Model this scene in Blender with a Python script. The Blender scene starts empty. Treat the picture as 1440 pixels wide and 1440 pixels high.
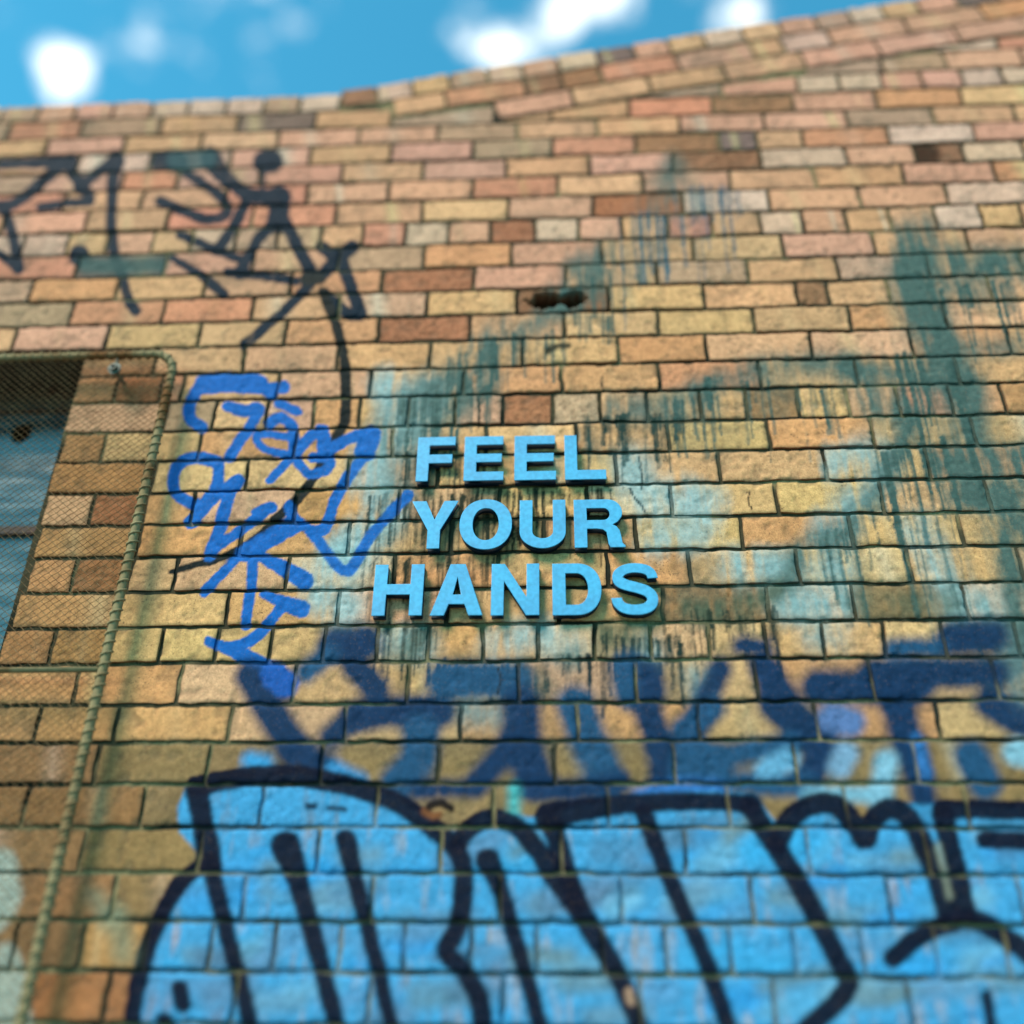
import bpy, bmesh, math, random
import numpy as np
from mathutils import Vector, Matrix

random.seed(7)
rng = np.random.default_rng(7)
scene = bpy.context.scene
COL = scene.collection

# ------------------------------------------------------------------ camera
F_PX, PITCH, YAW, ROLL, DIST = 1358.0, 0.516864, -0.059595, 0.013332, 1.92442
EYE = 1.60                     # eye height above the ground
Z0 = EYE + 0.73638             # height of the reference bed joint (row 0)
CAM = Vector((0, -DIST, EYE))
_R = Vector((math.cos(YAW), -math.sin(YAW), 0))
_U = Vector((-math.sin(PITCH) * math.sin(YAW), -math.sin(PITCH) * math.cos(YAW), math.cos(PITCH)))
_F = Vector((math.cos(PITCH) * math.sin(YAW), math.cos(PITCH) * math.cos(YAW), math.sin(PITCH)))
_c, _s = math.cos(ROLL), math.sin(ROLL)
RV = _c * _R + _s * _U
UV = -_s * _R + _c * _U
cam_data = bpy.data.cameras.new('camera')
cam_data.sensor_width = 36
cam_data.lens = 36 * F_PX / 1440
cam_data.clip_start = 0.05
cam_data.clip_end = 2000
cam_data.dof.use_dof = True
cam_data.dof.focus_distance = 2.16
cam_data.dof.aperture_fstop = 0.44
cam = bpy.data.objects.new('camera', cam_data)
M3 = Matrix((RV, UV, -_F)).transposed()
cam.matrix_world = Matrix.Translation(CAM) @ M3.to_4x4()
COL.objects.link(cam)
scene.camera = cam


def px_dir(x, y):
    return (RV * ((x - 720) / F_PX) + UV * (-(y - 720) / F_PX) + _F).normalized()


def wall(x, y, Y=0.0):
    """photograph pixel(s) -> (u, v) on the plane at depth Y; v is measured from the reference joint"""
    x = np.asarray(x, float); y = np.asarray(y, float)
    a = (x - 720) / F_PX; b = -(y - 720) / F_PX
    d = [a * RV[i] + b * UV[i] + _F[i] for i in range(3)]
    t = (Y + DIST) / d[1]
    return d[0] * t, d[2] * t + EYE - Z0


def unwall(u, v):
    """(u, v) on the wall -> photograph pixel"""
    P = [u, np.full_like(u, DIST), v + Z0 - EYE]
    a = sum(P[i] * RV[i] for i in range(3)); b = sum(P[i] * UV[i] for i in range(3)); f = sum(P[i] * _F[i] for i in range(3))
    return 720 + F_PX * a / f, 720 - F_PX * b / f


# ------------------------------------------------------------------ world, sun, exposure
SUN_EL, SUN_AZ = math.radians(48), math.radians(-38)   # azimuth measured from straight in front of the wall, to the left
sun_dir = Vector((math.sin(SUN_AZ) * math.cos(SUN_EL), -math.cos(SUN_AZ) * math.cos(SUN_EL), math.sin(SUN_EL)))
world = bpy.data.worlds.new('World')
scene.world = world
world.use_nodes = True
nt = world.node_tree
nt.nodes.clear()


class NT:
    def __init__(self, tree): self.t = tree
    def n(self, typ, **kw):
        nd = self.t.nodes.new(typ)
        for k, v in kw.items():
            setattr(nd, k, v)
        return nd
    def l(self, a, b): self.t.links.new(a, b)
    def put(self, sock, v):
        if hasattr(v, 'is_linked') or isinstance(v, bpy.types.NodeSocket): self.l(v, sock)
        else: sock.default_value = v
    def math(self, op, a, b=None, c=None, clamp=False):
        nd = self.n('ShaderNodeMath', operation=op, use_clamp=clamp)
        for i, v in enumerate((a, b, c)):
            if v is not None: self.put(nd.inputs[i], v)
        return nd.outputs[0]
    def vmath(self, op, a, b=None):
        nd = self.n('ShaderNodeVectorMath', operation=op)
        self.put(nd.inputs[0], a)
        if b is not None: self.put(nd.inputs[1], b)
        return nd.outputs['Value'] if op in ('DOT_PRODUCT', 'LENGTH', 'DISTANCE') else nd.outputs[0]
    def mix(self, fac, a, b, mode='MIX'):
        nd = self.n('ShaderNodeMix', data_type='RGBA', blend_type=mode)
        self.put(nd.inputs[0], fac); self.put(nd.inputs[6], a); self.put(nd.inputs[7], b)
        return nd.outputs[2]
    def noise(self, vec, scale, detail=4, rough=0.55):
        nd = self.n('ShaderNodeTexNoise')
        if vec is not None: self.l(vec, nd.inputs['Vector'])
        nd.inputs['Scale'].default_value = scale; nd.inputs['Detail'].default_value = detail
        nd.inputs['Roughness'].default_value = rough
        return nd.outputs['Fac']
    def ramp(self, v, lo, hi, a=0.0, b=1.0, smooth=True):
        nd = self.n('ShaderNodeMapRange', interpolation_type='SMOOTHSTEP' if smooth else 'LINEAR')
        self.put(nd.inputs['Value'], v)
        for k, x in (('From Min', lo), ('From Max', hi), ('To Min', a), ('To Max', b)):
            nd.inputs[k].default_value = x
        return nd.outputs[0]


W = NT(nt)
sky = W.n('ShaderNodeTexSky', sky_type='NISHITA', sun_disc=False, sun_elevation=SUN_EL,
          sun_rotation=math.atan2(sun_dir.x, sun_dir.y), altitude=50, air_density=1.0, dust_density=0.3, ozone_density=2.0)
tc = W.n('ShaderNodeTexCoord')
dirv = tc.outputs['Generated']
# broken fair-weather cumulus over the whole sky; the noise decides their edges
n1 = W.noise(dirv, 26.0, 8, 0.66)
n2 = W.noise(dirv, 2.6, 3, 0.5)
bank = W.ramp(n2, 0.46, 0.66, -0.16, 0.16)
puffs = None
for (x, y, r, k) in [(84, 94, 22, .46), (104, 112, 20, .42), (72, 122, 18, .34), (118, 90, 14, .26), (20, 25, 46, .13), (58, 48, 30, .12), (652, 55, 24, .42), (672, 28, 28, .40), (700, 62, 34, .44), (738, 78, 26, .40), (690, 84, 24, .34),
                     (770, 28, 30, .42), (792, 4, 34, .44), (765, 60, 26, .36), (720, 20, 24, .18), (852, -6, 28, .46), (884, 6, 24, .40), (1018, 30, 24, .34), (1052, 16, 28, .36), (1075, 30, 20, .22),
                     (430, -20, 60, .12), (272, 108, 40, .10), (250, -160, 120, .30), (560, -190, 90, .26), (1000, -220, 160, .34), (-160, 90, 80, .3), (-260, -60, 140, .3), (1500, -160, 140, .3)]:
    d = W.vmath('DISTANCE', dirv, tuple(px_dir(x, y)))
    g = W.ramp(d, 0.0, r * 2.3 / F_PX, k * 1.08, 0.0)
    puffs = g if puffs is None else W.math('MAXIMUM', puffs, g)
dens = W.math('ADD', W.math('ADD', W.math('MULTIPLY', W.math('SUBTRACT', n1, 0.5), 0.95), bank), puffs)
dens = W.ramp(dens, 0.13, 0.42)
tinted = W.mix(1.0, sky.outputs[0], (0.36, 1.34, 1.22, 1), 'MULTIPLY')
skycol = W.mix(dens, tinted, (8.6, 8.7, 8.4, 1))
bg = W.n('ShaderNodeBackground')
W.l(skycol, bg.inputs[0])
bg.inputs[1].default_value = 0.11
wo = W.n('ShaderNodeOutputWorld')
W.l(bg.outputs[0], wo.inputs[0])

sd = bpy.data.lights.new('sun', 'SUN')
sd.energy = 3.0
sd.angle = math.radians(22)     # veiled by thin cloud: shadows are soft
sd.color = (1.0, 0.86, 0.72)
sun = bpy.data.objects.new('sun', sd)
sun.rotation_euler = sun_dir.to_track_quat('Z', 'Y').to_euler()
sun.location = sun_dir * 30
COL.objects.link(sun)
scene.view_settings.view_transform = 'Standard'
scene.view_settings.look = 'None'
scene.view_settings.gamma = 1
scene.view_settings.exposure = 1.08
scene.view_settings.use_curve_mapping = False


# ------------------------------------------------------------------ helpers
def lin(c):
    c = np.asarray(c, float) / 255.0
    return np.where(c <= 0.04045, c / 12.92, ((c + 0.055) / 1.055) ** 2.4)


ALB = 0.56     # display colour -> base colour


def alb(c): return lin(c) * ALB


def link(o, parent=None):
    COL.objects.link(o)
    if parent is not None: o.parent = parent
    return o


def tag(o, label=None, cat=None, group=None, kind=None):
    if label: o['label'] = label
    if cat: o['category'] = cat
    if group: o['group'] = group
    if kind: o['kind'] = kind
    return o


def empty(name, loc):
    o = bpy.data.objects.new(name, None)
    o.location = loc
    o.empty_display_size = 0.1
    return link(o)


def obj_bm(name, bm, mat, parent=None, smooth=False):
    me = bpy.data.meshes.new(name)
    bm.normal_update()
    bm.to_mesh(me); bm.free()
    if mat: me.materials.append(mat)
    if smooth: me.shade_smooth()
    o = bpy.data.objects.new(name, me)
    link(o, parent)
    if parent is not None:
        o.matrix_parent_inverse = Matrix.Translation(-Vector(parent.location))
    return o


def add_box(bm, a, b):
    v = [bm.verts.new((x, y, z)) for x in (a[0], b[0]) for y in (a[1], b[1]) for z in (a[2], b[2])]
    for f in ((0, 1, 3, 2), (4, 6, 7, 5), (0, 4, 5, 1), (2, 3, 7, 6), (0, 2, 6, 4), (1, 5, 7, 3)):
        bm.faces.new([v[i] for i in f])


def add_tube(bm, pts, r, seg=8, cap=True):
    pts = [Vector(p) for p in pts]
    rings = []
    t0 = (pts[1] - pts[0]).normalized()
    nrm = t0.orthogonal().normalized()
    for i, p in enumerate(pts):
        t = (pts[min(i + 1, len(pts) - 1)] - pts[max(i - 1, 0)]).normalized()
        nrm = (nrm - t * nrm.dot(t)).normalized()
        bn = t.cross(nrm)
        rr = r[i] if isinstance(r, (list, tuple)) else r
        rings.append([bm.verts.new(p + (nrm * math.cos(2 * math.pi * k / seg) + bn * math.sin(2 * math.pi * k / seg)) * rr) for k in range(seg)])
    for a, b in zip(rings, rings[1:]):
        for k in range(seg):
            bm.faces.new((a[k], a[(k + 1) % seg], b[(k + 1) % seg], b[k]))
    if cap:
        bm.faces.new(rings[0][::-1]); bm.faces.new(rings[-1])


def _hash(i, j, s):
    i = i.astype(np.int64); j = j.astype(np.int64)
    h = (i * 374761393 + j * 668265263 + s * 974634777) & 0x7fffffff
    h = ((h ^ (h >> 13)) * 1274126177) & 0x7fffffff
    h = h ^ (h >> 16)
    return (h & 0xffff) / 65535.0


def vnoise(x, y, s=0):
    xi = np.floor(x); yi = np.floor(y)
    fx = x - xi; fy = y - yi
    fx = fx * fx * (3 - 2 * fx); fy = fy * fy * (3 - 2 * fy)
    a = _hash(xi, yi, s); b = _hash(xi + 1, yi, s); c = _hash(xi, yi + 1, s); d = _hash(xi + 1, yi + 1, s)
    return (a * (1 - fx) + b * fx) * (1 - fy) + (c * (1 - fx) + d * fx) * fy


def fbm(x, y, s=0, o=3):
    r = 0; w = 0.5; t = 0
    for k in range(o):
        r = r + w * vnoise(x * 2 ** k, y * 2 ** k, s + k * 17); t += w; w *= 0.5
    return r / t


# ------------------------------------------------------------------ materials
def material(name):
    m = bpy.data.materials.new(name)
    m.use_nodes = True
    m.node_tree.nodes.clear()
    N = NT(m.node_tree)
    b = N.n('ShaderNodeBsdfPrincipled')
    o = N.n('ShaderNodeOutputMaterial')
    N.l(b.outputs[0], o.inputs[0])
    return m, N, b


def masonry(name, is_mortar):
    m, N, b = material(name)
    pos = N.n('ShaderNodeNewGeometry').outputs['Position']
    tint = N.n('ShaderNodeAttribute', attribute_name='tint')
    paint = N.n('ShaderNodeAttribute', attribute_name='paint')
    big = N.noise(pos, 14, 4)
    mid = N.noise(pos, 70, 4, 0.6)
    fine = N.noise(pos, 420, 3, 0.7)
    grit = N.noise(pos, 190, 3, 0.65)
    base = N.mix(1.0, tint.outputs['Color'], N.ramp(mid, 0.25, 0.75, 0.78, 1.2), 'MULTIPLY')
    base = N.mix(1.0, base, N.ramp(fine, 0.25, 0.75, 0.74, 1.22), 'MULTIPLY')
    # burnt specks and pits in the clay, soot in patches
    speck = N.math('MULTIPLY', N.ramp(grit, 0.58, 0.70), N.ramp(big, 0.35, 0.65, 0.25, 0.85))
    base = N.mix(speck, base, (0.045, 0.035, 0.025, 1) if not is_mortar else (0.02, 0.022, 0.018, 1))
    soot = N.ramp(N.noise(pos, 5.0, 5, 0.65), 0.52, 0.75, 0.0, 0.45)
    base = N.mix(soot, base, (0.060, 0.062, 0.045, 1))
    # paint: worn at its edges, thin over pits
    a = paint.outputs['Alpha']
    wear = N.math('ADD', N.math('MULTIPLY', fine, 0.5), N.math('MULTIPLY', grit, 0.5))
    a2 = N.math('SUBTRACT', N.math('MULTIPLY', a, 1.45), N.math('MULTIPLY', wear, 0.62))
    a2 = N.ramp(a2, -0.12, 0.92, smooth=False)
    a2 = N.math('MULTIPLY', a2, N.math('SUBTRACT', 1.0, N.math('MULTIPLY', speck, 0.3)))
    pc = N.vmath('DIVIDE', paint.outputs['Color'], N.n('ShaderNodeCombineXYZ').outputs[0])
    cmb = pc.node.inputs[1].links[0].from_node
    am = N.math('MAXIMUM', a, 0.001)
    for i in range(3): N.l(am, cmb.inputs[i])
    pc = N.mix(1.0, pc, N.ramp(mid, 0.25, 0.75, 0.80, 1.18), 'MULTIPLY')
    col = N.mix(a2, base, pc)
    N.l(col, b.inputs['Base Color'])
    N.l(N.ramp(a2, 0, 1, 0.92, 0.72), b.inputs['Roughness'])
    b.inputs['Specular IOR Level'].default_value = 0.07
    h = N.math('ADD', N.math('MULTIPLY', grit, 0.7), N.math('MULTIPLY', fine, 0.5))
    h = N.math('SUBTRACT', h, N.math('MULTIPLY', speck, 0.5))
    bp = N.n('ShaderNodeBump')
    bp.inputs['Strength'].default_value = 0.35
    bp.inputs['Distance'].default_value = 0.0018
    N.l(h, bp.inputs['Height'])
    N.l(bp.outputs[0], b.inputs['Normal'])
    return m


def simple(name, c1, c2, scale, rough, spec=0.3, metal=0.0, bump=0.0, lo=0.4, hi=0.65):
    m, N, b = material(name)
    pos = N.n('ShaderNodeNewGeometry').outputs['Position']
    f = N.noise(pos, scale, 5, 0.6)
    col = N.mix(N.ramp(f, lo, hi), tuple(c1) + (1,), tuple(c2) + (1,))
    col = N.mix(1.0, col, N.ramp(N.noise(pos, scale * 9, 3), 0.3, 0.7, 0.88, 1.1), 'MULTIPLY')
    N.l(col, b.inputs['Base Color'])
    N.l(N.ramp(f, 0.3, 0.7, rough - 0.08, rough + 0.08), b.inputs['Roughness'])
    b.inputs['Specular IOR Level'].default_value = spec
    b.inputs['Metallic'].default_value = metal
    if bump:
        bp = N.n('ShaderNodeBump'); bp.inputs['Strength'].default_value = 0.5; bp.inputs['Distance'].default_value = bump
        N.l(N.noise(pos, scale * 6, 4), bp.inputs['Height']); N.l(bp.outputs[0], b.inputs['Normal'])
    return m


MAT_BRICK = masonry('fired_clay_brick', False)
MAT_MORTAR = masonry('lime_mortar', True)
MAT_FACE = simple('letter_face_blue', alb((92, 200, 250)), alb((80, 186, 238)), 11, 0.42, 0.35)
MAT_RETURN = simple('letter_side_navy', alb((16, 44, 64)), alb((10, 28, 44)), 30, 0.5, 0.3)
MAT_PIPE = simple('weathered_pipe', alb((164, 146, 106)), alb((136, 90, 50)), 7, 0.8, 0.15, 0.0, 0.001, 0.44, 0.66)
MAT_WIRE = simple('rusty_wire', alb((176, 140, 98)), alb((140, 98, 60)), 25, 0.75, 0.3)
MAT_ZINC = simple('zinc_bolt', alb((112, 120, 108)), alb((90, 92, 76)), 60, 0.6, 0.3, 0.0)
MAT_FRAME = simple('window_frame_paint', alb((70, 60, 52)), alb((96, 66, 54)), 12, 0.6, 0.3)
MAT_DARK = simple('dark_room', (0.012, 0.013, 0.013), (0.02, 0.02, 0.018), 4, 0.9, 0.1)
MAT_ASPHALT = simple('asphalt', (0.045, 0.045, 0.046), (0.065, 0.064, 0.06), 3, 0.9, 0.2, 0, 0.003)
MAT_CONC = simple('concrete_paving', (0.30, 0.29, 0.26), (0.22, 0.21, 0.19), 2, 0.85, 0.2, 0, 0.002)


def glass_mat():
    m, N, b = material('streaked_window_glass')
    pos = N.n('ShaderNodeNewGeometry').outputs['Position']
    mp = N.n('ShaderNodeMapping'); N.l(pos, mp.inputs[0])
    mp.inputs['Rotation'].default_value = (0, math.radians(38), 0); mp.inputs['Scale'].default_value = (2, 2, 12)
    f = N.noise(mp.outputs[0], 3.0, 5, 0.6)
    col = N.mix(N.ramp(f, 0.35, 0.7), (0.018, 0.04, 0.045, 1), (0.075, 0.125, 0.135, 1))  # teal streaks in the colour imitate reflected sky, mixed with dirt
    N.l(col, b.inputs['Base Color'])
    N.l(N.ramp(f, 0.3, 0.7, 0.10, 0.28), b.inputs['Roughness'])
    b.inputs['Specular IOR Level'].default_value = 0.9
    b.inputs['IOR'].default_value = 1.55
    return m


MAT_GLASS = glass_mat()

# ------------------------------------------------------------------ ground
bm = bmesh.new()
bmesh.ops.create_grid(bm, x_segments=1, y_segments=1, size=300)
tag(obj_bm('ground', bm, MAT_ASPHALT), kind='structure')
bm = bmesh.new()
add_box(bm, (-30, -2.6, -0.05), (30, 0.02, 0.004))
tag(obj_bm('footpath', bm, MAT_CONC), kind='structure')

# ------------------------------------------------------------------ the wall's layout
# bed joints read off the photograph at four places: {row: [(x, y), ...]}
beds = {}


def put_beds(x, first, ys, step):
    for i, y in enumerate(ys): beds.setdefault(first + step * i, []).append((x, y))


put_beds(490, 0, [928, 878, 826.7, 776.7, 731.7, 686.7, 643, 601.7, 561, 521.7, 483, 448, 415, 380, 347, 317, 285, 257, 230, 203, 180], 1)
put_beds(490, -1, [988, 1041.7, 1101, 1163, 1229, 1297, 1368], -1)
put_beds(1200, 0, [926.7, 871.7, 821.7, 771.7, 723, 675, 630, 586.7, 541.7, 501.7, 467, 431, 393, 361, 326, 295, 264, 236, 207, 181, 154, 128, 102], 1)
put_beds(1200, -1, [985, 1040, 1100, 1165, 1230, 1298, 1373], -1)
put_beds(233, 0, [933, 883, 833, 782, 737, 692, 647, 605, 563], 1)
put_beds(233, -1, [991.7, 1045, 1105, 1161.7, 1226.7, 1295, 1365], -1)
put_beds(75, 10, [490, 455, 422, 391, 360, 325, 296, 267, 242, 217, 194, 169, 147], 1)
BED = {k: float(np.mean([wall(x, y)[1] for x, y in v])) for k, v in beds.items()}
COURSE = 0.086
for k in range(23, 40): BED[k] = BED[22] + (k - 22) * COURSE
k = -8
while BED[k + 1] > -Z0 + 0.01:
    BED[k] = BED[k + 1] - COURSE
    k -= 1
ROW_MIN = k + 1

TINT = dict(T=(206, 172, 128), Y=(212, 186, 132), P=(206, 166, 142), S=(202, 138, 112), O=(204, 152, 106), R=(150, 96, 68), B=(132, 100, 72),
            W=(212, 200, 176), G=(152, 150, 128), D=(86, 92, 90), K=(70, 52, 38), V=(112, 104, 74), L=(172, 128, 84))
CLAY = 0.80    # display colour -> base colour for bricks
# perpend joints of each course as read in the photograph, and the colour of the brick that follows each joint
ROWS = {
 21: '2G 54P 106P 160P 214W 265W 319W 371G 422W 479. 905G 1015P 1122W 1180W 1239P 1296P 1354W 1410W 1468',
 20: '-95G 12S 115G 227T 335D 444T 550G 695T 775T 885S 1002B 1116P 1232O 1352Y 1470',
 22: '1130G 1239G 1330P 1437P 1550',
 19: '-44T 65P 175T 284T 392P 505P 616G 727T 840T 956P 1075P 1191G 1312T 1427T 1545',
 18: '-5P 110W 212G 325P 436T 550P 664G 777S 894B 1011D 1064T 1129O 1250W 1369P 1490',
 17: '-52G 60P 172S 250P 365P 481T 595P 712T 829P 946B 1070W 1191P 1286K 1355W 1440T 1560',
 16: '-28S 90T 200T 318S 432P 547T 665S 785Y 904P 1026T 1146T 1271P 1399O 1525',
 15: '5P 122T 237S 355S 472T 594Y 715P 834R 960W 1081T 1209T 1332W 1458',
 14: '-30W 32W 95Y 150P 214Y 270W 332G 390G 452T 511S 570W 631P 690R 752W 814P 875T 939S 1001T 1069W 1129T 1190T 1252T 1316W 1380Y 1437T 1500',
 13: '-15S 109D 232P 357P 476G 596O 719P 846T 975Y 1101P 1229T 1361P 1490',
 12: '-80G 44O 165T 288P 410O 537R 666P 795T 924G 1052T 1178G 1305T 1437T 1570',
 11: '-30G 100S 230S 355T 477P 600Y 727K 856Y 990T 1120B 1165T 1250T 1392T 1525',
 10: '-110T 21P 150Y 280T 402O 532R 661T 794Y 926Y 1060T 1195O 1330T 1465',
 9: '112B 218T 343P 475T 605T 735T 869O 993T 1140P 1282O 1420T 1560',
 8: '105L 163R 226S 256T 391P 521T 652O 790O 927S 1068T 1205T 1347T 1490',
 7: '90P 232G 302Y 375P 440O 506T 574G 640P 707R 777G 844T 910G 985T 1050B 1122Y 1193T 1263S 1337O 1410O 1482',
 6: '85L 145Y 280O 415O 552T 683Y 810T 940Y 1081O 1227T 1370T 1515',
 5: '70L 215Y 347Y 489T 615T 740Y 866T 1012T 1160Y 1305O 1452T 1600',
 4: '60P 128R 203O 271P 415O 561P 703Y 825W 945Y 1092Y 1240T 1390T 1540',
 3: '50L 195O 339O 490T 635T 765T 894Y 1042O 1198Y 1352T 1505',
 2: '40O 103R 182T 246P 404W 554O 700T 854O 970T 1121Y 1280T 1435T 1590',
 1: '20O 165Y 320O 475P 628T 785T 932B 1080W 1200V 1357W 1510',
 0: '0L 72L 155Y 226Y 304Y 380Y 455T 530W 602O 679T 757W 836G 914P 997Y 1077T 1157T 1243Y 1327T 1430T 1515',
 -1: '-50O 107O 252P 414T 572T 729P 894T 1064O 1227T 1400T 1570',
 -2: '-110O 52O 163O 323P 485T 647O 812O 982Y 1148O 1320Y 1490',
 -3: '-40B 135V 293V 452V 616V 780V 948V 1118V 1288V 1460',
 -4: '-130B 35B 200V 367V 530V 695V 855V 1025V 1190V 1360V 1530',
 -5: '-50B 115V 280L 448T 620T 790T 963T 1137L 1303T 1480',
 -6: '-20B 160V 342L 523T 702T 875T 1058T 1250L 1437T 1620',
 -7: '-75B 20B 115L 205P 295T 385T 477T 567L 663T 755T 847T 937T 1027T 1117T 1213T 1317T 1417T 1515',
 -8: '-40R 150R 330T 520L 707T 900T 1090L 1280T 1470T 1660',
}
SLOPE0 = '479B 530W 580Y 632G 685W 735P 785W 840D 892P 940Y 991W 1044Y 1097P 1147G 1195W 1242Y 1291P 1345D 1402P 1455T 1510'
SLOPE1 = '552T 627O 738B 790B 845S 953P 1058T 1100W 1167P 1275P 1382O 1490'
SLOPE2 = '697P 805T 913T 1020T 1130P 1235P 1345P 1455'


def parse(s):
    r = []
    for w in s.split():
        c = w[-1] if w[-1].isalpha() or w[-1] == '.' else None
        r.append((float(w[:-1] if c else w), c))
    return r


# gable line on the wall
GA = np.array([float(q) for q in wall(480, 126)]); GB = np.array([float(q) for q in wall(1262, 0)])
GD = (GB - GA) / np.linalg.norm(GB - GA)
GN = np.array([-GD[1], GD[0]])
U_G0 = float(wall(479, 140)[0]); U_G1 = float(wall(551, 150)[0]); U_G2 = float(wall(694, 150)[0])
SC = 0.083                                    # sloping course height


def g_line(u, depth):                         # height of the line lying `depth` below the gable's top edge
    return GA[1] + (u - GA[0]) * GD[1] / GD[0] - depth / GD[0]


def g_clip(uc):                               # what limits the level courses at this place
    if uc < U_G0: return None
    if uc < U_G1: return SC
    if uc < U_G2: return 2 * SC
    return 3 * SC


J = 0.0098                                    # joint width
OPEN_R = float(np.mean(wall([111.7, 56, 0], [513, 725, 937])[0]))
OPEN_L = OPEN_R - 1.25
OPEN_T, OPEN_B = BED[10], BED[-4]
U_MIN, U_MAX = -3.6, 3.4
bricks = []                                   # dict(q=[4 corners], c=tint, seen=bool)


def gen_colour(v):
    if v < -0.15: return random.choice('VLBTTO')
    return random.choice('TTYPPOOSWG')


def add_level(u0, u1, v0, v1, c, seen, special=None):
    a, b = u0 + J / 2, u1 - J / 2
    if b - a < 0.02: return
    # window opening
    if v0 < OPEN_T - 0.01 and v1 > OPEN_B + 0.01:
        if a < OPEN_R and b > OPEN_R: a = OPEN_R
        elif a < OPEN_L and b > OPEN_L: b = OPEN_L
        elif a >= OPEN_L and b <= OPEN_R: return
    if b - a < 0.02: return
    ta = tb = v1 - J / 2
    lo = v0 + J / 2
    d = g_clip((a + b) / 2)
    if d is not None:
        la, lb = g_line(a, d) - J, g_line(b, d) - J
        if lb < lo + 0.006: return
        if la < lo + 0.006:
            a = a + (b - a) * (lo + 0.006 - la) / (lb - la); la = lo + 0.006
            if b - a < 0.03: return
        ta, tb = min(ta, la), min(tb, lb)
    elif v0 > BED[21] + 0.01:
        return
    bricks.append(dict(q=[(a, lo), (b, lo), (b, tb), (a, ta)], c=c, seen=seen, sp=special))


for row in range(ROW_MIN, 39):
    v0, v1 = BED[row], BED[row + 1] if row + 1 in BED else BED[row] + COURSE
    vm = (v0 + v1) / 2
    step = 0.12 if row % 7 == 0 else 0.24
    if row in ROWS:
        items = parse(ROWS[row])
        ymid = None
        us = []
        for x, c in items:                    # find the point of that column lying in the middle of the course
            y = unwall(np.array([0.0]), np.array([vm]))[1][0]
            for _ in range(6):
                uu = float(wall(x, y)[0]); y = float(unwall(np.array([uu]), np.array([vm]))[1][0])
            us.append(uu)
        for (x, c), a, b in zip(items, us, us[1:]):
            if c == '.': continue
            sp = 'vent' if (row, x) == (11, 727) else 'broken' if c == 'K' else 'rough' if (c in 'RB' and row > -3) or (row, x) == (7, 777) else None
            add_level(a, b, v0, v1, c, True, sp)
        left, right = us[0], us[-1]
        if row == 22: left = 99
    else:
        off = (row % 2) * step / 2 + 0.03 * math.sin(row * 1.7)
        left = right = off
    u = left
    while u > U_MIN and left < 50:
        add_level(u - step, u, v0, v1, gen_colour(v0), False); u -= step
    u = right
    while u < U_MAX:
        add_level(u, u + step, v0, v1, gen_colour(v0), False); u += step


def add_slope(spec, k, tail):
    items = parse(spec)
    d0, d1 = k * SC, (k + 1) * SC
    ss = []
    for x, c in items:
        y = 60.0
        for _ in range(8):
            uu = float(wall(x, y)[0]); y = float(unwall(np.array([uu]), np.array([g_line(uu, (d0 + d1) / 2)]))[1][0])
        P = np.array([uu, g_line(uu, (d0 + d1) / 2)])
        ss.append(float((P - GA) @ GD))
    def rect(s0, s1, c, seen):
        a, b = s0 + J / 2, s1 - J / 2
        lo, hi = -d1 + J / 2, -d0 - J / 2
        q = [GA + GD * s + GN * t for s, t in ((a, lo), (b, lo), (b, hi), (a, hi))]
        if q[1][0] > U_MAX: return
        bricks.append(dict(q=[tuple(p) for p in q], c=c, seen=seen, sp=None))
    for (x, c), a, b in zip(items, ss, ss[1:]): rect(a, b, c, True)
    s = ss[-1]
    while s < (U_MAX - GA[0]) / GD[0]:
        rect(s, s + tail, gen_colour(1.0), False); s += tail


add_slope(SLOPE0, 0, 0.12)
add_slope(SLOPE1, 1, 0.24)
add_slope(SLOPE2, 2, 0.24)
# ---- END LAYOUT

# ------------------------------------------------------------------ graffiti (all strokes are places on the wall, read from the photograph)
SLATE, INK, BLUE, NAVY, DEEP = (20, 42, 58), (28, 36, 36), (24, 112, 200), (14, 20, 42), (24, 58, 96)
TEAL, PALE, SKYB, MOSS = (90, 114, 108), (168, 202, 204), (78, 172, 226), (92, 100, 78)
LAYERS = []      # ('s', colour, alpha, softness, [(x, y), ...], width or [widths])  /  ('f', colour, alpha, softness, polygon)


def S(col, w, *pts, a=0.97, soft=2.5): LAYERS.append(('s', col, a, soft, pts, w))
def FILL(col, *pts, a=0.95, soft=5): LAYERS.append(('f', col, a, soft, pts, 0))


# pale blue clouds of spray under everything
for pts, w, a in [([(545, 545), (575, 575), (600, 560)], 60, .8), ([(560, 610), (520, 660), (540, 720), (500, 770)], 70, .75), ([(470, 790), (455, 830), (480, 850)], 70, .75),
                  ([(890, 660), (910, 700), (960, 700)], 60, .75), ([(1000, 705), (980, 750), (920, 760)], 50, .7), ([(1180, 650), (1230, 650), (1210, 700), (1170, 740)], 60, .7),
                  ([(1040, 795), (1090, 800)], 55, .8), ([(1150, 790), (1180, 800)], 45, .75), ([(1110, 850), (1180, 850)], 50, .85), ([(1290, 745), (1320, 800), (1340, 850)], 50, .75),
                  ([(1370, 850), (1395, 855)], 45, .8), ([(700, 905), (760, 890), (800, 910)], 50, .7), ([(560, 900), (590, 905)], 50, .7), ([(1145, 895), (1175, 900)], 30, .7),
                  ([(910, 905), (915, 920)], 28, .8), ([(980, 950), (985, 970)], 26, .85), ([(660, 1000), (690, 1005)], 34, .7), ([(1430, 900), (1432, 990)], 40, .6)]:
    S(PALE, w, *pts, a=a, soft=26)
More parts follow.
